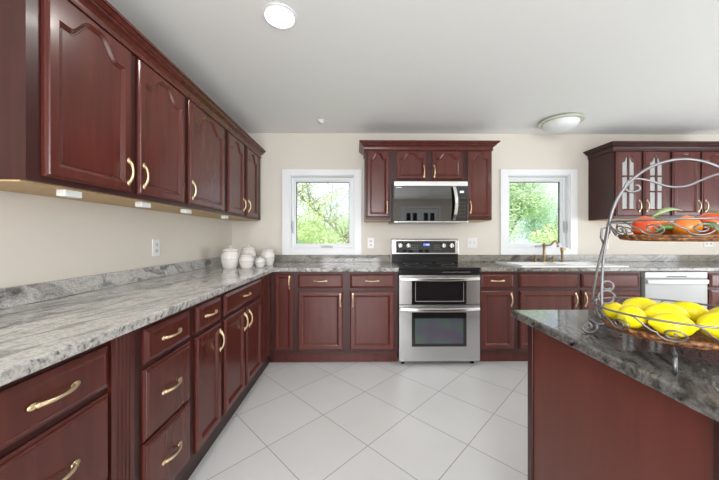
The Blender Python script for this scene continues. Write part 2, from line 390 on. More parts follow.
# ------------------------------------------------------------------ cabinet parts (local frame: x along the front, -y out of the front, z up)
def offset(poly, d):
    n = len(poly); out = []
    for i in range(n):
        p0, p, p1 = Vector(poly[i-1]), Vector(poly[i]), Vector(poly[(i+1) % n])
        a_, b_ = (p-p0).normalized(), (p1-p).normalized()
        n1, n2 = Vector((-a_.y, a_.x)), Vector((-b_.y, b_.x))
        m_ = (n1+n2); m_ = m_.normalized() if m_.length > 1e-6 else n1
        m_ = m_/max(m_.dot(n1), .5)
        out.append((p.x+m_.x*d, p.y+m_.y*d))
    return out
def pull(parent, x, z, y, vertical=False, L_=.096, out=.021, name='handle'):
    """cast brass bow pull"""
    m_ = MB(); h = L_/2
    def P(u, o, s_=0): return (x+s_, y-o, z+u) if vertical else (x+u, y-o, z+s_)
    pts = []; rr = []
    for i in range(15):
        q = i/14; u = -h+L_*q
        o = out*(sin(pi*q)**.55)
        pts.append(P(u, o+.003)); rr.append(.0042+.0022*abs(cos(pi*q))**1.5)
    m_.tube(pts, rr, 8)
    for e in (-1, 1):
        c_ = P(e*(h+.004), .0035)
        m_.ball(c_, (.0085, .0045, .0145) if vertical else (.0145, .0045, .0085), 10, 6)
        m_.ball(P(e*h*.95, .009), .0074, 8, 6)
    return m_.build(name, M['brass'], parent, smooth='all')
def arch_opening(x0, x1, zlo, zhi, rise):
    """opening polygon (x, z), counter-clockwise, cathedral top when rise > 0"""
    pts = [(x0, zlo), (x1, zlo)]
    if rise <= 0: return pts+[(x1, zhi), (x0, zhi)]
    n = 32; w_ = x1-x0
    for i in range(n+1):
        q = i/n; u = abs(1-2*q)            # 1 at the shoulders, 0 in the middle
        s_ = .5*(1+cos(pi*min(1, max(0, (u-.16)/.62))))
        pts.append((x1-w_*q, zhi-rise+rise*s_))
    return pts
def make_door(parent, x0, x1, z0, z1, y, rise=0, handle=None, stile=.056, glass=False, mat='cherry', hz=None, name='door'):
    """frame-and-raised-panel door standing in front of y (its back), thickness .02"""
    t_ = .02; m_ = MB()
    op = arch_opening(x0+stile, x1-stile, z0+stile, z1-stile*(.75 if rise else 1), rise)
    n = len(op)
    def rect(e):
        o_ = []
        for i, p in enumerate(op):
            if i == 0: o_.append((x0+e, z0+e))
            elif i == 1: o_.append((x1-e, z0+e))
            elif i == 2: o_.append((x1-e, z1-e))
            elif i == n-1: o_.append((x0+e, z1-e))
            else:
                fx = (p[0]-op[2][0])/(op[n-1][0]-op[2][0]); o_.append((x1-e+fx*(x0-x1+2*e), z1-e))
        return o_
    def lv(poly, yy): return [(p[0], yy, p[1]) for p in poly]
    L_ = [lv(rect(0), y), lv(rect(0), y-t_*.55), lv(rect(.003), y-t_*.68), lv(rect(.009), y-t_*.80), lv(rect(.011), y-t_),
          lv(offset(op, -.015), y-t_), lv(offset(op, -.012), y-t_*.86), lv(offset(op, -.001), y-t_*.50), lv(op, y-t_*.42), lv(op, y)]
    L_.append(L_[0])
    m_.loops(L_, False, False)
    d_ = m_.build(name, M[mat], parent)
    if glass:
        MB().prism(op, y-.007, y-.004, 'y').build('pane', M['cab_pane'], d_)
        mu = MB(); xm = (x0+x1)/2
        zt = op[2+16][1]; mu.box(xm-.008, xm+.008, y-.016, y-.004, z0+stile, zt)
        for q in (.33, .66):
            zz = z0+stile+(op[2][1]-z0-stile)*q+.02; mu.box(x0+stile, x1-stile, y-.0155, y-.0045, zz-.008, zz+.008)
        mu.build('muntin', M[mat], d_)
    else:
        p0, p1 = offset(op, .0004), offset(op, .004)
        MB().loops([lv(p0, y-.001), lv(p0, y-.0076), lv(p1, y-.0076), lv(offset(op, .006), y-.0092)]).build('panel', M[mat], d_)
    if handle:
        hx = {'l': x0+.026, 'r': x1-.026}[handle]
        pull(d_, hx, hz if hz is not None else (z0+.10), y-t_, True)
    return d_
def make_drawer(parent, x0, x1, z0, z1, y, handle=True, name='drawer', mat='cherry', bead=False):
    t_ = .02; m_ = MB()
    def rc(e, yy): return [(x0+e, yy, z0+e), (x1-e, yy, z0+e), (x1-e, yy, z1-e), (x0+e, yy, z1-e)]
    if bead: m_.loops([rc(0, y), rc(0, y-t_*.45), rc(.003, y-t_*.6), rc(.008, y-t_*.6), rc(.010, y-t_*.85), rc(.015, y-t_*.85), rc(.017, y-t_*.98), rc(.020, y-t_)])
    else: m_.loops([rc(0, y), rc(0, y-t_*.5), rc(.003, y-t_*.62), rc(.016, y-t_*.95), rc(.019, y-t_), rc(.021, y-t_), rc(.023, y-t_*.93)])
    d_ = m_.build(name, M[mat], parent)
    if handle: pull(d_, (x0+x1)/2, (z0+z1)/2+.002, y-t_, False)
    return d_
def base_body(parent, x0, x1, dep, top=.876, open_top=False, plinth='recess'):
    ty = .034 if plinth == 'recess' else .075
    """face frame + carcass; front at y=0, back at y=dep; toe board set back"""
    m_ = MB()
    if open_top:
        m_.box(x0, x1, 0, .02, .115, top).box(x0, x0+.018, .02, dep, .115, top).box(x1-.018, x1, .02, dep, .115, top).box(x0+.018, x1-.018, .02, dep, .115, .135)
    else: m_.box(x0, x1, 0, dep, .115, top)
    b_ = m_.build('carcass', M['cherry_dark'], parent)
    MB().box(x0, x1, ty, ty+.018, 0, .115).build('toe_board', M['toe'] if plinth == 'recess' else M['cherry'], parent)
    return b_

DZ = dict(d0=.722, d1=.853, c0=.15, c1=.698)
# ---- left run: front plane X = -0.795 faces +X (local x -> world y)
def left_base(name, label, y0, y1, build_fn, cat='base cabinet'):
    root = thing(name, label, cat, (-.795, y0, 0), pi/2)
    base_body(root, .0005, y1-y0-.0005, .61); build_fn(root, lambda y_: y_-y0)
    return root
def f_near(root, q):
    a_, b_ = q(.575), q(.915); make_drawer(root, a_, b_, DZ['d0'], DZ['d1'], 0); make_drawer(root, a_, b_, .437, .703, 0, bead=True); make_drawer(root, a_, b_, .15, .427, 0, bead=True)
left_base('drawer_cabinet', 'dark cherry drawer cabinet nearest the camera at the left picture edge', .553, .925, f_near, 'drawer cabinet')
def f_stack(root, q):
    a_, b_ = q(1.066), q(1.358)
    make_drawer(root, a_, b_, DZ['d0'], DZ['d1'], 0); make_drawer(root, a_, b_, .437, .703, 0, bead=True); make_drawer(root, a_, b_, .15, .427, 0, bead=True)
left_base('drawer_cabinet', 'dark cherry cabinet of three stacked drawers right beyond the fluted pilaster', 1.018, 1.370, f_stack, 'drawer cabinet')
def f_narrow(root, q):
    a_, b_ = q(1.408), q(1.662); make_drawer(root, a_, b_, DZ['d0'], DZ['d1'], 0); make_door(root, a_, b_, .137, .70, 0, handle='r', hz=.61)
left_base('base_cabinet', 'narrow cherry base cabinet right beyond the stack of three drawers', 1.370, 1.675, f_narrow)
def f_double(root, q):
    make_drawer(root, q(1.708), q(2.362), DZ['d0'], DZ['d1'], 0)
    make_door(root, q(1.708), q(2.018), .137, .70, 0, handle='r', hz=.61); make_door(root, q(2.050), q(2.362), .137, .70, 0, handle='l', hz=.61)
left_base('base_cabinet', 'two-door cherry base cabinet on the left wall under the white jars', 1.675, 2.375, f_double)
root = thing('corner_filler', 'plain dark cherry filler strip in the inside corner of the base cabinets', 'filler panel', (-.795, 2.375, 0), pi/2)
MB().box(.0005, .292, 0, .02, .115, .876).box(.06, .085, -.006, 0, .13, .86).build('panel', M['cherry'], root, .002)
MB().box(.0005, .366, .034, .052, 0, .115).box(.3665, .388, .0, .052, 0, .115).build('toe_board', M['toe'], root)
# fluted pilaster
root = thing('pilaster', 'fluted reddish cherry pilaster between the nearest cabinet and the drawer stack', 'pilaster', (-.795, .9255, 0), pi/2)
prof = [(0, .6), (0, -.012)]; wd = .092; nf = 4
for i in range(nf):
    c0_ = .014+(wd-.028)*(i+.5)/nf
    prof += [(c0_-.0066, -.012)]+[(c0_+.0066*cos(pi-pi*k/6), -.012+.0066*sin(pi*k/6)) for k in range(1, 6)]+[(c0_+.0066, -.012)]
prof += [(wd, -.012), (wd, .6)]
MB().prism(prof, .0, .876, 'z').build('fluted_shaft', M['cherry_pilaster'], root)

# ---- back run: front plane Y = 2.67 faces -Y
def back_base(name, label, x0, x1, build_fn, cat='base cabinet', **kw):
    root = thing(name, label, cat, (x0, 2.67, 0)); base_body(root, .0005, x1-x0-.0005, .592, plinth='cherry', **kw); build_fn(root, lambda x_: x_-x0)
    return root
def f_b1(root, q): make_door(root, q(-.757), q(-.592), .150, .852, 0, handle='r', stile=.04, hz=.775)
back_base('base_cabinet', 'slim cherry base cabinet with one full-height door in the corner of the back run', -.794, -.566, f_b1)
def f_b2(root, q):
    for a_, b_, hd in ((-.541, -.124, 'r'), (-.06, .351, 'l')):
        make_drawer(root, q(a_), q(b_), .722, .852, 0); make_door(root, q(a_), q(b_), .150, .696, 0, handle=hd, hz=.613)
back_base('base_cabinet', 'wide cherry base cabinet left of the range with two drawers and two doors', -.566, .386, f_b2)
def f_b3(root, q):
    make_drawer(root, q(1.157), q(1.463), .722, .852, 0); make_door(root, q(1.157), q(1.463), .150, .696, 0, handle='r', hz=.613)
back_base('base_cabinet', 'narrow cherry base cabinet right of the range with one drawer and one door', 1.146, 1.489, f_b3)
def f_b4(root, q):
    for a_, b_, hd in ((1.519, 2.067, 'r'), (2.104, 2.645, 'l')):
        make_drawer(root, q(a_), q(b_), .722, .852, 0, False, 'false_front'); make_door(root, q(a_), q(b_), .150, .696, 0, handle=hd, hz=.613)
back_base('sink_cabinet', 'cherry sink cabinet with two plain false fronts and two doors', 1.489, 2.668, f_b4, 'base cabinet', open_top=True)
def f_b5(root, q):
    for a_, b_ in ((.722, .852), (.43, .70), (.15, .41)): make_drawer(root, q(3.312), q(3.74), a_, b_, 0)
back_base('drawer_cabinet', 'cherry drawer cabinet right of the white dishwasher at the picture edge', 3.300, 3.77, f_b5, 'drawer cabinet')

def f_b6(root, q):
    for a_, b_ in ((3.80, 4.33), (4.36, 4.90)):
        make_drawer(root, q(a_), q(b_), .722, .852, 0); make_door(root, q(a_), q(b_), .150, .696, 0, handle='l', hz=.613)
back_base('base_cabinet', 'two-door cherry base cabinet at the far right end of the back run', 3.772, 4.93, f_b6)

# ---- countertops
root = thing('countertop', 'pale grey streaked granite countertop on the left and back-left base cabinets', 'countertop')
T0, T1 = .877, .912
MB().prism([(-1.408, .0), (-.752, .0), (-.752, 2.624), (.3865, 2.624), (.3865, 3.268), (-1.408, 3.268)], T0, T1).build('slab', M['granite_left'], root, .006, seg=3)
MB().box(-1.408, -1.386, .0, 3.246, T1, .992).build('backsplash', M['granite_splash'], root, .003)
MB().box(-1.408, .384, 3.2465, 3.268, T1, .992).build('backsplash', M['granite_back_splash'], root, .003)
root = thing('countertop', 'grey streaked granite countertop around the white sink right of the range', 'countertop')
SX0, SX1, SY0, SY1 = 1.545, 2.555, 2.665, 3.165
m_ = MB(); xs = [1.1455, SX0+.02, SX1-.02, 4.95]; ys = [2.624, SY0+.015, SY1-.015, 3.268]
vsn = [(x, y, z) for z in (T0, T1) for y in ys for x in xs]
idx = lambda i, j, k: k*16+j*4+i
fs = []
for i in range(3):
    for j in range(3):
        if (i, j) == (1, 1): continue
        for k in (0, 1): fs.append((idx(i, j, k), idx(i+1, j, k), idx(i+1, j+1, k), idx(i, j+1, k)))
for i in range(3):
    for j in (0, 3): fs.append((idx(i, j, 0), idx(i+1, j, 0), idx(i+1, j, 1), idx(i, j, 1)))
for j in range(3):
    for i in (0, 3): fs.append((idx(i, j, 0), idx(i, j+1, 0), idx(i, j+1, 1), idx(i, j, 1)))
for (i0, j0, i1, j1) in ((1, 1, 2, 1), (2, 1, 2, 2), (2, 2, 1, 2), (1, 2, 1, 1)): fs.append((idx(i0, j0, 0), idx(i1, j1, 0), idx(i1, j1, 1), idx(i0, j0, 1)))
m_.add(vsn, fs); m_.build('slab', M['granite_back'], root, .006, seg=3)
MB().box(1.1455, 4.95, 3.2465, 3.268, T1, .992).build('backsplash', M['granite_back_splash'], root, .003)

# ---- wall cabinets
CROWN = [(0, 2.085), (.012, 2.085), (.012, 2.097), (.006, 2.099), (.008, 2.112), (.018, 2.126), (.034, 2.133), (.034, 2.142), (.040, 2.143), (.052, 2.153), (.052, 2.156), (.060, 2.157), (.060, 2.170), (0, 2.170)]
def wall_body(parent, x0, x1, dep, z0, z1, glass=False):
    if glass:
        m_ = MB(); st = .05
        m_.box(x0, x0+.018, .02, dep, z0, z1).box(x1-.018, x1, .02, dep, z0, z1).box(x0+.018, x1-.018, .02, dep, z1-.018, z1).box(x0+.018, x1-.018, .02, dep, z0, z0+.018).box(x0+.018, x1-.018, dep-.01, dep, z0+.018, z1-.018)
        xm = (x0+x1)/2
        m_.box(x0, x0+st, 0, .02, z0, z1).box(x1-st, x1, 0, .02, z0, z1).box(xm-st/2, xm+st/2, 0, .02, z0, z1).box(x0+st, xm-st/2, 0, .02, z1-st, z1).box(xm+st/2, x1-st, 0, .02, z1-st, z1).box(x0+st, xm-st/2, 0, .02, z0, z0+st).box(xm+st/2, x1-st, 0, .02, z0, z0+st)
        b_ = m_.build('carcass', M['cherry_dark'], parent)
        li = MB().box(x0+.018, x1-.018, dep-.016, dep-.011, z0+.018, z1-.018); li.build('back_panel', M['cab_inside'], parent)
        for q in (.36, .68): MB().box(x0+.019, x1-.019, .03, dep-.017, z0+(z1-z0)*q-.009, z0+(z1-z0)*q+.009).build('shelf', M['cab_inside'], parent)
    else:
        MB().box(x0, x1, 0, dep, z0, z1).build('carcass', M['cherry_dark'], parent)
    MB().box(x0+.002, x1-.002, .022, dep-.002, z0-.006, z0-.0005).build('underside_panel', M['maple'], parent)
def left_wall_cab(label, y0, y1, doors):
    root = thing('wall_cabinet', label, 'wall cabinet', (-1.088, y0, 0), pi/2)
    wall_body(root, .0005, y1-y0-.0005, .319, 1.385, 2.105)
    for a_, b_, hd in doors: make_door(root, a_-y0, b_-y0, 1.405, 2.078, 0, rise=.075, handle=hd, hz=1.50)
    return root
left_wall_cab('dark cherry wall cabinet nearest the camera with two wide cathedral doors', .955, 1.818, [(1.002, 1.380, 'r'), (1.424, 1.804, 'l')])
left_wall_cab('single-door cherry wall cabinet in the middle of the left wall', 1.818, 2.370, [(1.852, 2.343, 'l')])
left_wall_cab('farthest cherry wall cabinet on the left wall, two narrow doors, over the jars', 2.370, 3.262, [(2.418, 2.749, 'r'), (2.820, 3.13, 'l')])
tag(MB().sweep([(-1.407, .955), (-1.088, .955), (-1.088, 3.262)], CROWN).build('crown_molding', M['cherry_pilaster']), 'long dark cherry crown molding along the top of the left wall cabinets', 'crown molding')
for y_, lb in ((1.125, 'nearest of the four'), (1.515, 'second of the four from the camera'), (1.90, 'third of the four from the camera'), (2.46, 'farthest of the four')):
    tag(MB().box(-1.150, -1.115, y_-.015, y_+.055, 1.352, 1.3785).build('cabinet_light', M['plastic'], bevel=.003), 'small white block fitting under the left wall cabinets, '+lb, 'light fitting', 'white fittings under the left wall cabinets')
def back_wall_cab(name, label, x0, x1, z0, doors, rise, glass=False, hz=None):
    root = thing(name, label, 'wall cabinet', (x0, 2.945, 0)); wall_body(root, .0005, x1-x0-.0005, .322, z0, 2.105, glass)
    for a_, b_, hd in doors: make_door(root, a_-x0, b_-x0, z0+.028, 2.08, 0, rise=rise, handle=hd, glass=glass, hz=hz or z0+.13, stile=.072 if glass else .05)
back_wall_cab('wall_cabinet', 'tall narrow cherry wall cabinet left of the microwave', .088, .360, 1.369, [(.103, .338, 'r')], .06)
back_wall_cab('wall_cabinet', 'short cherry wall cabinet with two arched doors above the microwave', .360, 1.116, 1.757, [(.406, .716, 'r'), (.770, 1.086, 'l')], .055, hz=1.865)
back_wall_cab('wall_cabinet', 'tall narrow cherry wall cabinet right of the microwave', 1.116, 1.395, 1.369, [(1.140, 1.384, 'l')], .06)
tag(MB().sweep([(.088, 3.266), (.088, 2.945), (1.395, 2.945), (1.395, 3.266)], CROWN).build('crown_molding', M['cherry_pilaster']), 'cherry crown molding over the cabinets around the microwave', 'crown molding')
back_wall_cab('glass_cabinet', 'cherry wall cabinet with two glass doors right of the sink window', 2.662, 3.249, 1.385, [(2.676, 2.938, 'r'), (2.966, 3.231, 'l')], .06, True)
back_wall_cab('wall_cabinet', 'cherry wall cabinet with two solid arched doors at the right picture edge', 3.249, 3.88, 1.385, [(3.268, 3.555, 'r'), (3.578, 3.862, 'l')], .06)
tag(MB().sweep([(2.662, 3.266), (2.662, 2.945), (3.88, 2.945), (3.88, 3.266)], CROWN).build('crown_molding', M['cherry_dark']), 'dark crown molding over the glass-door cabinets at the right', 'crown molding')

# ------------------------------------------------------------------ range
RX0, RX1 = .391, 1.141; RW = RX1-RX0
root = thing('range', 'stainless double-oven electric range with black glass cooktop', 'range', (RX0, 2.64, 0))
MB().box(.004, RW-.004, .03, .615, .045, .895).box(.03, .06, .06, .1, 0, .045).box(RW-.06, RW-.03, .06, .1, 0, .045).box(.03, .06, .52, .56, 0, .045).box(RW-.06, RW-.03, .52, .56, 0, .045).build('body', M['black'], root)
ck = MB().box(0, RW, -.015, .62, .896, .914).build('cooktop', M['black_glass'], root, .005)
for cx, cy, rr_ in ((.19, .16, .10), (.56, .16, .115), (.19, .43, .08), (.56, .43, .09), (.375, .47, .05)):
    m_ = MB(); m_.lathe([(rr_-.002, .9142), (rr_, .9146), (rr_+.002, .9142)], (cx, cy, 0), 40, cap0=False, cap1=False)
    m_.build('burner_ring', M['dotmark'], ck)
MB().box(.002, RW-.002, .0, .028, .846, .8955).build('vent_strip', M['black'], root, .003)
MB().box(.4, .66, -.003, 0, .868, .874).build('vent_slot', M['steel'], root)
def oven_door(z0, z1, wz0, wz1, wmat, hz):
    wx0, wx1 = .118, RW-.126
    m_ = MB(); y0, y1 = -.004, .028
    m_.box(.002, wx0, y0, y1, z0, z1).box(wx1, RW-.002, y0, y1, z0, z1)
    if z1-wz1 > .006: m_.box(wx0, wx1, y0, y1, wz1, z1)
    if wz0-z0 > .006: m_.box(wx0, wx1, y0, y1, z0, wz0)
    d_ = m_.build('oven_door', M['steel'], root)
    w_ = MB().box(wx0+.0005, wx1-.0005, y0-.001, y1-.002, wz0+.0005, wz1-.0005).build('door_glass', M['black_glass'], d_, .002)
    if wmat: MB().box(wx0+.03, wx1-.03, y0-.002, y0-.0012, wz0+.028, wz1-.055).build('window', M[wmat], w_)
    m_ = MB(); n = 16
    pts = []
    for i in range(n+1):
        q = i/n; pts.append((.008+(RW-.016)*q, -.018-.028*(sin(pi*q)**.7), hz-.004*sin(pi*q)))
    m_.loops([[(p[0], p[1]-.008, p[2]-.013), (p[0], p[1]+.008, p[2]-.015), (p[0], p[1]+.008, p[2]+.015), (p[0], p[1]-.008, p[2]+.013)] for p in pts])
    for e in (.012, RW-.042): m_.box(e, e+.03, -.02, -.003, hz-.012, hz+.012)
    m_.build('handle', M['steel_bright'], d_, .004, smooth=True)
    return d_
up = oven_door(.575, .843, .575, .80, None, .812)
MB().box(.15, RW-.15, -.0065, -.0052, .60, .606).box(.15, .154, -.0065, -.0052, .606, .775).box(RW-.156, RW-.152, -.0065, -.0052, .606, .775).build('glass_trim', M['dotmark'], up)
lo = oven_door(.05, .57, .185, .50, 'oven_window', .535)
# backguard
m_ = MB(); m_.prism([(.520, .914), (.615, .914), (.615, 1.172), (.560, 1.172), (.545, 1.16), (.538, 1.005), (.520, .995)], .0, RW, 'x')
m_ = MB().prism([(.545, 1.004), (.614, 1.004), (.614, 1.175), (.568, 1.175), (.560, 1.168)], .0, RW, 'x')
bgd = m_.build('backguard', M['steel'], root, .004)
MB().box(.006, RW-.006, .553, .612, .9145, 1.0035).build('riser', M['black'], root, .003)
# sloping control panel on the backguard
def on_slope(u, z, out):   # point on the sloped face
    q = (z-1.004)/(1.168-1.004); return (u, .545+.015*q-out, z)
m_ = MB(); pz0, pz1 = 1.018, 1.150
m_.loops([[on_slope(.05, pz0, .002), on_slope(RW-.04, pz0, .002), on_slope(RW-.04, pz1, .002), on_slope(.05, pz1, .002)], [on_slope(.05, pz0, -.004), on_slope(RW-.04, pz0, -.004), on_slope(RW-.04, pz1, -.004), on_slope(.05, pz1, -.004)]])
cp = m_.build('control_panel', M['black_glass'], bgd)
for u in (.095, .185, .577, .665):
    p = on_slope(u, 1.100, .002)
    m_ = MB().lathe([(.031, 0), (.031, -.004), (.028, -.008), (.026, -.024), (.023, -.028)], p, 24, 'y').box(p[0]-.004, p[0]+.004, p[1]-.033, p[1]-.027, p[2]-.018, p[2]+.018)
    m_.build('knob', M['steel_bright'], bgd, smooth=True)
p = on_slope(.385, 1.11, .003)
MB().box(p[0]-.03, p[0]+.04, p[1]-.001, p[1]+.001, p[2]-.012, p[2]+.012).build('display', M['blue'], bgd)
MB().box(p[0]+.002, p[0]+.010, p[1]-.002, p[1]-.0012, p[2]-.008, p[2]+.008).box(p[0]+.014, p[0]+.022, p[1]-.002, p[1]-.0012, p[2]-.008, p[2]+.008).box(p[0]+.026, p[0]+.034, p[1]-.002, p[1]-.0012, p[2]-.008, p[2]+.008).build('digits', M['pale_display'], bgd)
m_ = MB()
for i in range(5):
    for j in range(3):
        for e in (-.17, .1):
            pp = on_slope(.385+e+i*.018, 1.06+j*.022, .0026); m_.box(pp[0]-.004, pp[0]+.004, pp[1]-.0004, pp[1]+.0004, pp[2]-.003, pp[2]+.003)
m_.build('key_marks', M['dotmark'], bgd)

# ------------------------------------------------------------------ microwave
MX0, MX1, MZ0, MZ1 = .362, 1.114, 1.336, 1.752; MW = MX1-MX0
# the side cabinets flank it, so the body is a little narrower than the door
root = thing('microwave', 'stainless and black glass microwave mounted under the cabinet over the range', 'microwave', (MX0, 2.86, MZ0))
MB().box(.0, MW-.002, .0455, .405, .004, .414).build('body', M['black'], root, .004)
MB().box(0, .013, .004, .045, .004, .414).build('side_panel', M['black'], root)
m_ = MB().box(.0135, MW, .0, .043, .367, .416); m_.build('top_trim', M['steel_bright'], root, .004)
MB().box(.0135, MW, .0, .043, .004, .018).build('bottom_trim', M['steel_bright'], root, .003)
d_ = MB().box(.0135, .628, .0, .043, .0185, .3665).build('door', M['mirror_glass'], root, .003)
MB().box(.03, .09, -.0012, -.0002, .352, .358).build('badge', M['plastic'], d_)
MB().box(.629, MW, .0, .043, .0185, .3665).build('control_panel', M['black_glass'], root, .003)
pts = []
for i in range(13):
    q = i/12; pts.append((.612+.018*sin(pi*q)-.005, -.016-.022*sin(pi*q)**.6, .03+.33*q))
m_ = MB(); m_.loops([[(p[0]-.020, p[1]+.006, p[2]), (p[0]-.015, p[1]-.008, p[2]), (p[0]+.015, p[1]-.008, p[2]), (p[0]+.020, p[1]+.006, p[2])] for p in pts])
m_.box(.597, .617, -.018, 0, .03, .055).box(.597, .617, -.018, 0, .335, .36)
m_.build('handle', M['steel_bright'], d_, smooth=True)
MB().box(.672, .712, -.0012, -.0002, .30, .32).build('display', M['pale_display'], root)
m_ = MB()
for i in range(3):
    for j in range(6): m_.box(.664+i*.026, .671+i*.026, -.001, -.0002, .06+j*.036, .064+j*.036)
m_.build('key_marks', M['dotmark'], root)

# ------------------------------------------------------------------ dishwasher
root = thing('dishwasher', 'white dishwasher between the sink cabinet and the end drawers', 'dishwasher', (2.700, 2.655, 0)); DW = .590
MB().box(.004, DW-.004, .045, .60, .02, .872).build('body', M['gasket'], root)
MB().box(.0, DW, .0, .044, .812, .868).build('control_strip', M['appliance_light'], root, .004)
MB().box(.2, .39, -.0012, -.0002, .82, .829).build('vent_slot', M['gasket'], root)
dr = MB().box(.0, DW, .0, .044, .125, .808).build('door', M['appliance'], root, .004)
m_ = MB(); pts = []
for i in range(13):
    q = i/12; pts.append((.006+(DW-.012)*q, -.012-.02*sin(pi*q)**.6, .778))
m_.loops([[(p[0], p[1]-.006, p[2]-.018), (p[0], p[1]+.012, p[2]-.022), (p[0], p[1]+.012, p[2]+.022), (p[0], p[1]-.006, p[2]+.018)] for p in pts])
m_.build('handle', M['appliance_light'], dr, .003, smooth=True)
MB().box(.0, DW, .06, .08, .0, .12).build('kick_plate', M['appliance'], root)

# ------------------------------------------------------------------ sink and taps
root = thing('sink', 'long white enamel double-bowl sink set into the counter under the right window', 'sink', (SX0, SY0, T1)); SW, SD = SX1-SX0, SY1-SY0
def rrect(x0, x1, y0, y1, r_, z, n=5):
    o_ = []
    for cx, cy, a0 in ((x1-r_, y0+r_, -pi/2), (x1-r_, y1-r_, 0), (x0+r_, y1-r_, pi/2), (x0+r_, y0+r_, pi)):
        for k in range(n+1): a_ = a0+pi/2*k/n; o_.append((cx+r_*cos(a_), cy+r_*sin(a_), z))
    return o_
m_ = MB(); xs = [0, .035, SW/2-.015, SW/2+.015, SW-.035, SW]; ys = [0, .03, SD-.105, SD]
# deck as strips around two rounded bowls, then the bowls
def ring_with_bowl(x0, x1, y0, y1, bx0, bx1, by0, by1):
    n = 5; inner = rrect(bx0, bx1, by0, by1, .05, .012, n)
    outer = []
    for i, p in enumerate(inner):
        k = i//(n+1); cx, cy = ((x1, y0), (x1, y1), (x0, y1), (x0, y0))[k]; outer.append((cx, cy, .012))
    m_.loops([outer, inner, rrect(bx0+.008, bx1-.008, by0+.008, by1-.008, .05, .0, n), rrect(bx0+.02, bx1-.02, by0+.02, by1-.02, .06, -.15, n), rrect(bx0+.06, bx1-.06, by0+.06, by1-.06, .05, -.175, n)], False, True)
ring_with_bowl(0, SW/2, 0, SD, .04, SW/2-.02, .04, SD-.11); ring_with_bowl(SW/2, SW, 0, SD, SW/2+.02, SW-.04, .04, SD-.11)
m_.loops([[(0, 0, .012), (SW, 0, .012), (SW, SD, .012), (0, SD, .012)], [(-.004, -.004, .0005), (SW+.004, -.004, .0005), (SW+.004, SD+.004, .0005), (-.004, SD+.004, .0005)]], False, False)
m_.build('basin', M['sink'], root, smooth=True)
for cx in (SW*.25, SW*.75): MB().lathe([(.035, -.1755), (.035, -.172), (.02, -.173)], (cx, .19, 0)).build('drain', M['steel_bright'], root, smooth=True)
zd = T1+.0122
fx, fy = 2.050, 3.115
root = thing('faucet', 'antique bronze bridge faucet with two handles on the sink deck', 'faucet', (fx, fy, zd))
m_ = MB().lathe([(.026, 0), (.026, .008), (.017, .018), (.014, .05), (.019, .056), (.014, .064), (.013, .17), (.018, .178), (.018, .192), (.010, .20), (.006, .212)], n=16)
m_.build('column', M['bronze'], root, smooth=True)
pts = [(0, 0, .182), (.025, -.01, .180), (.05, -.02, .181), (.066, -.03, .196), (.076, -.038, .218), (.090, -.046, .228), (.103, -.053, .216), (.109, -.057, .196), (.110, -.058, .182)]
# smooth the spout
def smooth_path(P_, k=4):
    P_ = [Vector(p) for p in P_]; o_ = []
    for i in range(len(P_)-1):
        p0, p1, p2, p3 = P_[max(i-1, 0)], P_[i], P_[i+1], P_[min(i+2, len(P_)-1)]
        for j in range(k):
            t_ = j/k; o_.append(.5*((2*p1)+(p2-p0)*t_+(2*p0-5*p1+4*p2-p3)*t_*t_+(3*p1-p0-3*p2+p3)*t_**3))
    return o_+[P_[-1]]
MB().tube(smooth_path(pts), .0095, 10).lathe([(.012, -.018), (.013, 0)], (.110, -.058, .180), 12).build('spout', M['bronze'], root, smooth='all')
for e in (-.098, .098):
    MB().lathe([(.022, 0), (.022, .006), (.013, .016), (.011, .04), (.016, .05), (.012, .062), (.005, .07)], (e, 0, 0), 14).tube([(e, 0, .058), (e+(.04 if e > 0 else -.055), -.01, .068)], [.006, .0045], 8).build('handle', M['bronze'], root, smooth=True)
root = thing('side_sprayer', 'bronze side sprayer standing right of the faucet on the sink deck', 'side sprayer', (2.248, fy, zd))
MB().lathe([(.022, 0), (.022, .006), (.012, .016), (.011, .05), (.014, .06)], n=14).build('base', M['bronze'], root, smooth=True)
MB().lathe([(.010, .0605), (.012, .09), (.016, .12), (.019, .145), (.015, .155)], n=14).box(-.006, .026, -.028, -.008, .125, .15).build('spray_head', M['bronze'], root, smooth=True)

# ------------------------------------------------------------------ wall plates
def plate(name, label, loc, rz, gangs, kind):
    w_ = .072 if gangs == 1 else .115
    root = thing(name, label, 'wall plate', loc, rz)
    MB().box(-w_/2, w_/2, -.006, 0, -.058, .058).build('plate', M['plastic'], root, .002)
    for g_ in range(gangs):
        gx = 0 if gangs == 1 else (-.024+.048*g_)
        if kind == 'outlet':
            for e in (-.021, .021):
                s_ = MB().box(gx-.016, gx+.016, -.008, -.006, e-.014, e+.014).build('socket', M['appliance_light'], root, .002)
                MB().box(gx-.008, gx-.005, -.0085, -.008, e-.006, e+.006).box(gx+.005, gx+.008, -.0085, -.008, e-.006, e+.006).build('slots', M['gasket'], s_)
        else:
            MB().box(gx-.006, gx+.006, -.008, -.006, -.014, .014).box(gx-.0045, gx+.0045, -.018, -.008, .0, .009).build('toggle', M['appliance_light'], root, .001)
plate('outlet', 'white outlet on the left wall above the granite backsplash', (XL, 2.03, 1.12), pi/2, 1, 'outlet')
plate('outlet', 'small white outlet on the back wall left of the range', (.163, YB, 1.125), 0, 1, 'outlet')
plate('switch_plate', 'white double switch plate between the range and the sink window', (1.322, YB, 1.130), 0, 2, 'switch')
plate('outlet', 'white outlet below the glass-door cabinet', (2.86, YB, 1.115), 0, 1, 'outlet')
plate('outlet', 'white outlet behind the fruit stand below the solid-door cabinet', (4.06, YB, 1.14), 0, 2, 'outlet')

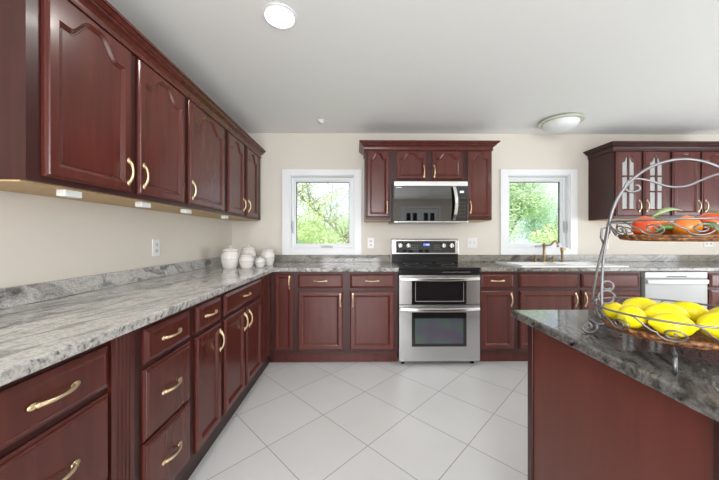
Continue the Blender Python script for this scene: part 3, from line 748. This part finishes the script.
# ------------------------------------------------------------------ ceiling fittings
cans = [(-.41, 1.54), (2.65, .2), (4.0, .6), (-.41, -.9), (2.95, -1.7), (4.0, -1.7)]  # first is the visible one; the rest are unseen, added to light the room
cl = ['round lit recessed ceiling light above the left counter', 'unseen recessed ceiling light added for fill just right of the island', 'unseen recessed ceiling light added for fill near the added right wall window', 'unseen recessed ceiling light added for fill behind the camera by the left wall',
      'unseen recessed ceiling light added for fill near the rear double door', 'unseen recessed ceiling light added for fill in the rear right corner']
for (x, y), lb in zip(cans, cl):
    root = thing('recessed_light', lb, 'ceiling light', (x, y, CH), 0, 'recessed ceiling lights')
    MB().lathe([(.075, -.0005), (.092, -.0005), (.092, -.004), (.078, -.008), (.075, -.004)], n=32, cap0=False, cap1=False).build('trim_ring', M['white'], root, smooth=True)
    MB().lathe([(.001, -.003), (.074, -.003), (.074, -.0015), (.001, -.0015)], n=32).build('lamp_lens', M['lampglow'], root)
    lp = lamp('lamp_light', 'AREA', (0, 0, -.012), (0, 0, 0), 6, (1, .96, .90), shape='DISK', size=.14); lp.parent = root
root = thing('dome_light', 'flush dome ceiling light with a frosted glass bowl and clear rim, unlit', 'ceiling light', (2.06, 2.88, CH))
MB().lathe([(.10, -.0005), (.195, -.012), (.202, -.022), (.192, -.030), (.10, -.022)], n=40).build('glass_rim', M['frost_rim'], root, smooth=True)
MB().lathe([(.160, -.0295), (.155, -.055), (.135, -.080), (.09, -.098), (.04, -.106), (.002, -.107)], n=40).build('bowl', M['frost'], root, smooth=True)
root = thing('smoke_detector', 'tiny round white detector on the ceiling over the left window', 'detector', (-.36, 2.92, CH))
MB().lathe([(.042, -.0005), (.042, -.006), (.030, -.010)], n=24).build('base', M['plastic'], root, smooth=True)
MB().lathe([(.028, -.0105), (.026, -.024), (.012, -.030)], n=24).build('cap', M['appliance_light'], root, smooth=True)

# ------------------------------------------------------------------ jars in the corner
def jar(label, x, y, r_, h, small=False):
    root = thing('lidded_jar', label, 'jar', (x, y, T1), 0, 'white ceramic jars in the corner')
    bh = h*.74
    prof = [(r_*.70, 0), (r_*.74, .004), (r_*.82, bh*.12), (r_*.95, bh*.38), (r_, bh*.58), (r_*.98, bh*.76), (r_*.84, bh*.92), (r_*.80, bh)]
    m_ = MB().lathe(prof, n=32)
    for i in range(22):
        a_ = 2*pi*i/22; rr_ = r_*1.0; s_ = .006 if i % 3 else .009
        m_.ball((rr_*cos(a_), rr_*sin(a_), bh*.56), (s_*.6, s_*.6, .0042), 6, 4, 1)
    m_.build('body', [M['ceramic'], M['dotmark']], root, smooth=True)
    lid = MB().lathe([(r_*.78, bh+.0005), (r_*.86, bh+.003), (r_*.86, bh+.010), (r_*.72, bh+h*.10), (r_*.35, bh+h*.155), (r_*.14, bh+h*.165)], n=32).build('lid', M['ceramic'], root, smooth=True)
    MB().lathe([(r_*.10, bh+h*.160), (r_*.12, bh+h*.185), (r_*.19, bh+h*.215), (r_*.17, bh+h*.25), (r_*.04, bh+h*.26)], n=16).build('knob', M['ceramic'], lid, smooth=True)
jar('largest white ceramic jar with knobbed lid, leftmost in the corner group', -1.150, 2.63, .080, .205)
jar('medium white ceramic jar in front, second from the left', -1.004, 2.63, .062, .148)
jar('tall white ceramic jar standing behind the medium jar', -1.075, 2.86, .074, .212)
jar('smallest white ceramic jar with pointed lid', -.917, 2.74, .047, .098)
jar('white ceramic jar at the right end of the corner group, behind the smallest', -.900, 2.915, .069, .185)

# ------------------------------------------------------------------ island
IX0, IX1, IY0, IY1 = .597, 1.95, .455, 1.102
root = thing('kitchen_island', 'reddish brown wooden kitchen island cabinet in the right foreground', 'island')
MB().box(IX0+.050, IX1-.04, IY0+.025, IY1-.050, .0, .8865).build('carcass', M['island_wood'], root)
MB().box(IX0+.039, IX0+.0495, IY0+.050, IY1-.078, .0, .885).build('side_panel', M['island_wood'], root, .002)
for y0, y1 in ((IY0+.022, IY0+.0485), (IY1-.0765, IY1-.048)):
    MB().box(IX0+.034, IX0+.0495, y0, y1, .0, .886).build('corner_post', M['cherry_dark'], root, .003)
MB().box(IX0+.05, IX1-.05, IY1-.0495, IY1-.04, .115, .886).build('back_panel', M['island_wood'], root, .002)
tag(MB().box(IX0, IX1, IY0, IY1, .887, .915).build('island_countertop', M['granite_island'], bevel=.006, seg=3), 'dark grey streaked granite top on the island under the fruit stand', 'countertop')

# ------------------------------------------------------------------ two-tier fruit stand (local: x along the handle arch, y across)
FA = R(-25); FC = (.785, .692, .915)
root = thing('fruit_stand', 'two-tier wrought wire fruit stand with oval wicker trays on the island', 'fruit stand', FC, FA)
def ell(a_, b_, z, n=48, p0=0, p1=2*pi): return [(a_*cos(p0+(p1-p0)*i/n), b_*sin(p0+(p1-p0)*i/n), z) for i in range(n+1)]
def spiral(c, ax, r0, r1, turns, n=26, a0=0, sgn=1):
    """flat spiral in the plane spanned by ax (horizontal unit vector) and z"""
    o_ = []
    for i in range(n+1):
        q = i/n; r_ = r0+(r1-r0)*q; a_ = a0+sgn*2*pi*turns*q
        o_.append((c[0]+ax[0]*r_*cos(a_), c[1]+ax[1]*r_*cos(a_), c[2]+r_*sin(a_)))
    return o_
def tray(name, a_, b_, z, parent, th=.0055):
    m_ = MB()
    # woven coils: a shallow dish of concentric elliptical rings, rippled rim
    for k, (q, dz) in enumerate([(1.0, .005), (.97, .000), (.90, -.002), (.80, -.003), (.68, -.0035), (.54, -.004), (.40, -.004), (.25, -.004)]):
        pts = []
        for i in range(61):
            t_ = 2*pi*i/60; rip = .0014*sin(t_*30+k*pi)
            pts.append(((a_*q)*cos(t_), (b_*q)*sin(t_), z+dz+rip))
        m_.tube(pts, th if k else th*1.1, 6)
    m_.loops([ell(a_*.98, b_*.98, z-.004)[:-1], ell(a_*.98, b_*.98, z-.0015)[:-1]])
    return m_.build(name, M['wicker'], parent, smooth='all')
ZT, ZR = .050, .100
tray('wicker_tray', .137, .121, ZT, root)
MB().tube(ell(.163, .150, ZR), .0024, 8).build('lower_rim', M['wire'], root, smooth='all')
def scroll(t0, A0, B0, zlo, A1, B1, zhi, r_, flip=1):
    """one wire scroll on the sloping side of a basket: a coil whose tail sweeps up to the rim"""
    def pt(dt, z):
        q = (z-zlo)/(zhi-zlo); a_ = A0+(A1-A0)*q; b_ = B0+(B1-B0)*q; t_ = t0+flip*dt
        return (a_*cos(t_), b_*sin(t_), z)
    zc = zlo+r_+.004; P_ = []; ra = (A0+B0)/2
    for i in range(33):
        q = i/32; rr_ = r_*(.18+.82*q); an = pi/2-2*pi*1.75*q
        P_.append(pt(rr_*1.4*cos(an)/ra, zc+rr_*sin(an)))
    # leaves the coil at its left, runs along the tray and climbs to the rim
    w_ = r_*1.4/ra
    for q in (.2, .4, .6, .8, 1): P_.append(pt(-w_-.30*q, zc+(zhi-zc)*(.5-.5*cos(pi*q))))
    return MB().tube(P_, .0019, 6).build('rim_scroll', M['wire'], root, smooth='all')
for k in range(10): scroll(R(36*k-114), .146, .130, ZT, .163, .150, ZR, .0165)
for d_ in (65, 155, -25, -115):
    a_ = R(d_); ax = (cos(a_), sin(a_))
    sp_ = spiral((ax[0]*.176, ax[1]*.176, .026), ax, .004, .0235, 1.55, 30, R(-60), -1)
    last = Vector(sp_[-1]); b0 = Vector((.134*cos(a_), .120*sin(a_), ZT-.008)); n_ = len(sp_)
    P_ = list(sp_)+[tuple(last.lerp(b0, q)+Vector((0, 0, -.010*sin(pi*q)))) for q in (.2, .4, .6, .8, 1)]
    dz = .0034-min(p[2] for p in P_)
    P_ = [(p[0], p[1], p[2]+dz*(1 if i < n_ else max(0, 1-(i-n_+1)/5))) for i, p in enumerate(P_)]
    MB().tube(P_, .0032, 8).build('foot', M['wire'], root, smooth='all')
for s_ in (-1, 1):
    m_ = MB()
    for e in (-1, 1):
        m_.tube(smooth_path([(s_*.158, e*.036, ZR), (s_*.156, e*.028, .15), (s_*.149, e*.014, .22), (s_*.140, e*.006, .27), (s_*.134, e*.0035, .315)], 3), .0030, 8)
    m_.tube(spiral((s_*.134, .016, ZR+.018), (1, 0), .019, .015, 1.05), .0024, 6)
    m_.tube(spiral((s_*.132, .016, ZR+.050), (1, 0), .014, .009, 1.15, a0=R(-90)), .0024, 6)
    m_.tube([(s_*.142, .006, .262), (s_*.149, .004, .278), (s_*.148, .0, .302), (s_*.137, .0, .306), (s_*.133, .004, .288)], .0026, 6)
    m_.build('upright', M['wire'], root, smooth='all')
arch = [(-.1335*cos(pi*i/36), 0,   .290+.179*sin(pi*i/36)) for i in range(37)]
MB().tube(arch, .0036, 8).build('handle', M['wire'], root, smooth='all')
half = [(-.080, .413), (-.073, .410), (-.072, .401), (-.084, .395), (-.097, .401), (-.099, .416), (-.086, .428), (-.068, .427), (-.045, .418), (-.02, .405), (0, .402)]
full = half+[(-x, z) for x, z in reversed(half[:-1])]
MB().tube(smooth_path([(x, 0, z) for x, z in full], 4), .0027, 8).build('arch_scroll', M['wire'], root, smooth='all')
ZU, ZV = .277, .319
tray('wicker_tray', .108, .094, ZU, root, .0042)
MB().tube(ell(.131, .117, ZV), .0024, 8).build('upper_rim', M['wire'], root, smooth='all')
for k in range(10): scroll(R(36*k-130), .113, .100, ZU+.002, .131, .117, ZV, .0150)

# ------------------------------------------------------------------ fruit
MLEM = None
def lemon_mesh():
    m_ = MB(); L_ = [(.001, -.046), (.006, -.044), (.008, -.040), (.015, -.035), (.023, -.026), (.0285, -.010), (.0295, .002), (.0275, .014), (.021, .027), (.013, .035), (.0075, .039), (.005, .043), (.001, .0445)]
    m_.lathe(L_, n=20, axis='x'); return m_
proto = None
def on_stand(u, v_, z): return (FC[0]+u*cos(FA)-v_*sin(FA), FC[1]+u*sin(FA)+v_*cos(FA), FC[2]+z)
LZ = ZT+.0055
lem = [(-.113, .031, 84, .82, 'lemon at the far left end of the lower tray, behind the others'),
       (-.100, -.036, 62, .93, 'lemon at the front left of the lower tray beside the wire upright'),
       (-.043, .070, 8, 1.02, 'lemon lying at the back left of the lower tray'),
       (.050, .072, -30, .96, 'lemon at the back of the lower tray in front of the dishwasher'),
       (-.044, -.081, -6, .90, 'front lemon of the lower tray, behind the rim scrolls above the near foot'),
       (-.022, -.002, 12, 1.06, 'lemon in the centre of the lower tray'),
       (.040, -.062, 26, 1.0, 'lemon right of the front one on the lower tray, near the right picture edge'),
       (.088, .012, 84, 1.0, 'lemon at the right end of the lower tray')]
for i, (u, v_, a_, s_, lb) in enumerate(lem):
    if proto is None: o = proto = lemon_mesh().build('lemon', M['lemon'], smooth='all')
    else: o = proto.copy(); C.objects.link(o)
    o.location = on_stand(u, v_, LZ+.0297*s_); o.rotation_euler = (R(37*i), 0, FA+R(a_)); o.scale = (s_,)*3
    tag(o, lb, 'lemon', 'lemons on the lower tray')
def tomato(label, x, y, r_, mat, tilt=0, z=None):
    zt = .915+ZU+.004+r_*.86 if z is None else z
    root = thing('tomato', label, 'tomato', (x, y, zt), 0, 'tomatoes on the upper tray')
    root.rotation_euler = (R(tilt), 0, R(tilt*3))
    m_ = MB(); n = 28; L_ = []
    for rr_, h in [(.02, -.80), (.35, -.86), (.68, -.70), (.92, -.34), (1.0, .02), (.95, .36), (.74, .66), (.42, .80), (.18, .76), (.02, .70)]:
        L_.append([(r_*rr_*(1+.03*cos(5*2*pi*i/n))*cos(2*pi*i/n), r_*rr_*(1+.03*cos(5*2*pi*i/n))*sin(2*pi*i/n), r_*h) for i in range(n)])
    m_.loops(L_); m_.build('flesh', M[mat], root, smooth='all')
    m_ = MB()
    for k in range(5):
        a_ = 2*pi*k/5; c_, s_ = cos(a_), sin(a_)
        m_.tube([(0, 0, r_*.74), (c_*r_*.22, s_*r_*.22, r_*.84), (c_*r_*.5, s_*r_*.5, r_*.82), (c_*r_*.66, s_*r_*.66, r_*.72)], [.002, .0035, .0028, .0006], 6)
    m_.tube([(0, 0, r_*.70), (0, .003, r_*1.0)], .0018, 6)
    m_.build('calyx', M['leaf_herb'], root, smooth='all')
def tom(label, u, v_, r_, mat, tilt=0): p = on_stand(u, v_, 0); tomato(label, p[0], p[1], r_, mat, tilt)
tom('red tomato at the left end of the upper tray', -.073, -.034, .0270, 'tomato_red', 35)
tom('orange tomato behind the leftmost red one on the upper tray', -.024, .052, .0290, 'tomato_orange', 0)
tom('small red tomato in the middle of the upper tray, half behind the yellow-orange one', -.019, -.001, .0200, 'tomato_red', -30)
tom('yellow-orange tomato in the front middle of the upper tray', -.010, -.056, .0255, 'tomato_orange', 65)
tom('largest red-orange tomato at the right of the upper tray', .046, -.030, .0310, 'tomato_red', 20)
tom('orange tomato at the back of the upper tray', .050, .046, .0245, 'tomato_orange', 10)
def leaf(label, x, y, z, ln, wd_, rz, pitch, roll, mat='leaf_herb'):
    m_ = MB(); n = 10; L_ = []
    for i in range(n+1):
        q = i/n; w_ = wd_*sin(pi*min(1, q*.97+.03))**.8*(1-.25*q)+.0005; zz = .012*sin(pi*q)
        L_.append([(ln*q, -w_, zz+.3*w_), (ln*q, 0, zz-.0006), (ln*q, w_, zz+.3*w_), (ln*q, 0, zz+.0010)])
    m_.loops(L_); o = m_.build('leaf', M[mat], smooth='all')
    o.location = (x, y, z); o.rotation_euler = (R(roll), R(pitch), R(rz)); tag(o, label, 'leaf', 'green leaves among the tomatoes')
p = on_stand(-.066, -.068, ZU+.014); leaf('dark green leaf lying in front of the leftmost tomato on the upper tray', *p, .045, .010, -25, -6, -55)
p = on_stand(-.052, -.006, ZU+.052); leaf('pale green leaf sticking up over the rim between the tomatoes', *p, .062, .009, -18, -14, 35, 'stem_herb')
p = on_stand(.008, -.062, ZU+.034); leaf('green leaf tucked left of the largest tomato', *p, .036, .009, -30, 42, 60)

# ------------------------------------------------------------------ outdoors
struct(MB().box(-60, 60, YB+W+.02, 90, -1.2, -1.0).build('ground', M['lawn']))
def tree(name, label, x, y, h, blobs, nleaf, size, mat, seed, group='trees beyond the windows', base=-1.0, branches=None, trunk=.14):
    rnd = random.Random(seed)
    root = thing(name, label, 'tree', (x, y, base), 0, group)
    m_ = MB(); m_.tube([(0, 0, 0), (.05, .03, h*.3), (-.04, .0, h*.6), (.03, 0, h*.85)], [trunk, trunk*.8, trunk*.55, trunk*.2], 8)
    for bx_, by_, bz_, br in blobs:
        m_.tube([(0, 0, bz_*.55), (bx_*.5, by_*.5, bz_*.8), (bx_, by_, bz_)], [trunk*.35, trunk*.22, trunk*.06], 6)
    m_.build('trunk', M['bark'], root, smooth='all')
    m_ = MB()
    tot = sum(b[3]**2 for b in blobs)
    for bx_, by_, bz_, br in blobs:
        for _ in range(int(nleaf*br**2/tot)):
            d_ = Vector((rnd.gauss(0, 1), rnd.gauss(0, 1), rnd.gauss(0, .8))).normalized()*br*rnd.random()**.45
            p = Vector((bx_, by_, bz_))+d_
            u = Vector((rnd.uniform(-1, 1), rnd.uniform(-1, 1), rnd.uniform(-1, 1))).normalized(); v_ = u.orthogonal().normalized()
            s_ = size*rnd.uniform(.6, 1.3); k = len(m_.v)
            m_.v += [tuple(p-u*s_), tuple(p+v_*s_*.45), tuple(p+u*s_), tuple(p-v_*s_*.45)]; m_.f.append((k, k+1, k+2, k+3)); m_.m.append(0)
    m_.build('foliage', M[mat], root)
    return root
def blobs(seed, n, w_, z0, z1, r_):
    rnd = random.Random(seed); return [(rnd.uniform(-w_, w_), rnd.uniform(-w_*.6, w_*.6), rnd.uniform(z0, z1), r_*rnd.uniform(.7, 1.25)) for _ in range(n)]
tree('bushy_tree', 'low yellow-green tree filling the lower left of the left window', -2.9, 13.0, 3.2, blobs(1, 14, 1.7, 1.0, 2.9, .8), 19800, .055, 'leaf_a', 11)
tree('bushy_tree', 'low soft green tree in the lower right of the left window', -.4, 18.5, 3.0, blobs(2, 14, 2.2, 1.2, 3.6, 1.0), 22000, .055, 'leaf_b', 12)
tree('bushy_tree', 'blue-green shrub-like tree at the bottom centre of the left window', -2.0, 10, 2.3, blobs(3, 6, .5, .9, 1.9, .4), 2500, .06, 'leaf_c', 13)
tree('leafy_tree', 'tall soft green tree filling the left of the sink window', 7.1, 13.5, 6.0, blobs(4, 16, 1.3, 1.6, 5.4, .85), 28600, .055, 'leaf_b', 14)
tree('bushy_tree', 'yellow-green bushy tree at the bottom of the sink window', 6.9, 9.6, 2.6, blobs(5, 9, .9, .9, 2.0, .6), 12000, .055, 'leaf_a', 15)
tree('leafy_tree', 'blue-green tree at the lower right of the sink window', 12.6, 18, 4.2, blobs(6, 10, 1.6, 1.5, 4.4, 1.0), 17600, .055, 'leaf_c', 16)
# a bare-limbed tree close to the left window: one long limb drops across it, with sparse sprays of leaves
root = thing('overhanging_tree', 'thin-leaved tree whose long bare limb slants across the left window', 'tree', (-4.2, 8.0, -1.0), 0)
rnd = random.Random(5)
limb = smooth_path([(0, 0, 0), (.05, 0, 2.0), (.2, 0, 3.4), (.9, -.1, 4.25), (1.8, -.2, 4.0), (2.6, -.3, 3.35), (3.3, -.3, 2.72), (4.0, -.3, 2.0), (4.5, -.3, 1.6)], 4)
m_ = MB(); nL = len(limb); m_.tube(limb, [(.12*(1-i/nL)**2.4+.010) for i in range(nL)], 8)
lf = MB()
for i in range(10, nL, 1):
    for e in range(8):
        p = Vector(limb[i]); d_ = Vector((rnd.uniform(-.6, 1), rnd.uniform(-.5, .5), rnd.uniform(-.7, 1.2)))
        tip = p+d_*rnd.uniform(.5, 1.6); mid = (p+tip)/2+Vector((0, 0, .08)); m_.tube([p, mid, tip], [.010, .007, .004], 5)
        for _ in range(26):
            q = rnd.random()**.6; c_ = p.lerp(tip, q)+Vector((rnd.gauss(0, .10), rnd.gauss(0, .10), rnd.gauss(0, .07)))
            u = Vector((rnd.uniform(-1, 1), rnd.uniform(-1, 1), rnd.uniform(-.6, .6))).normalized(); v_ = u.orthogonal().normalized(); s_ = rnd.uniform(.03, .055); k = len(lf.v)
            lf.v += [tuple(c_-u*s_), tuple(c_+v_*s_*.4), tuple(c_+u*s_), tuple(c_-v_*s_*.4)]; lf.f.append((k, k+1, k+2, k+3)); lf.m.append(0)
m_.build('limb', M['bark'], root, smooth='all'); lf.build('foliage', M['leaf_a'], root)
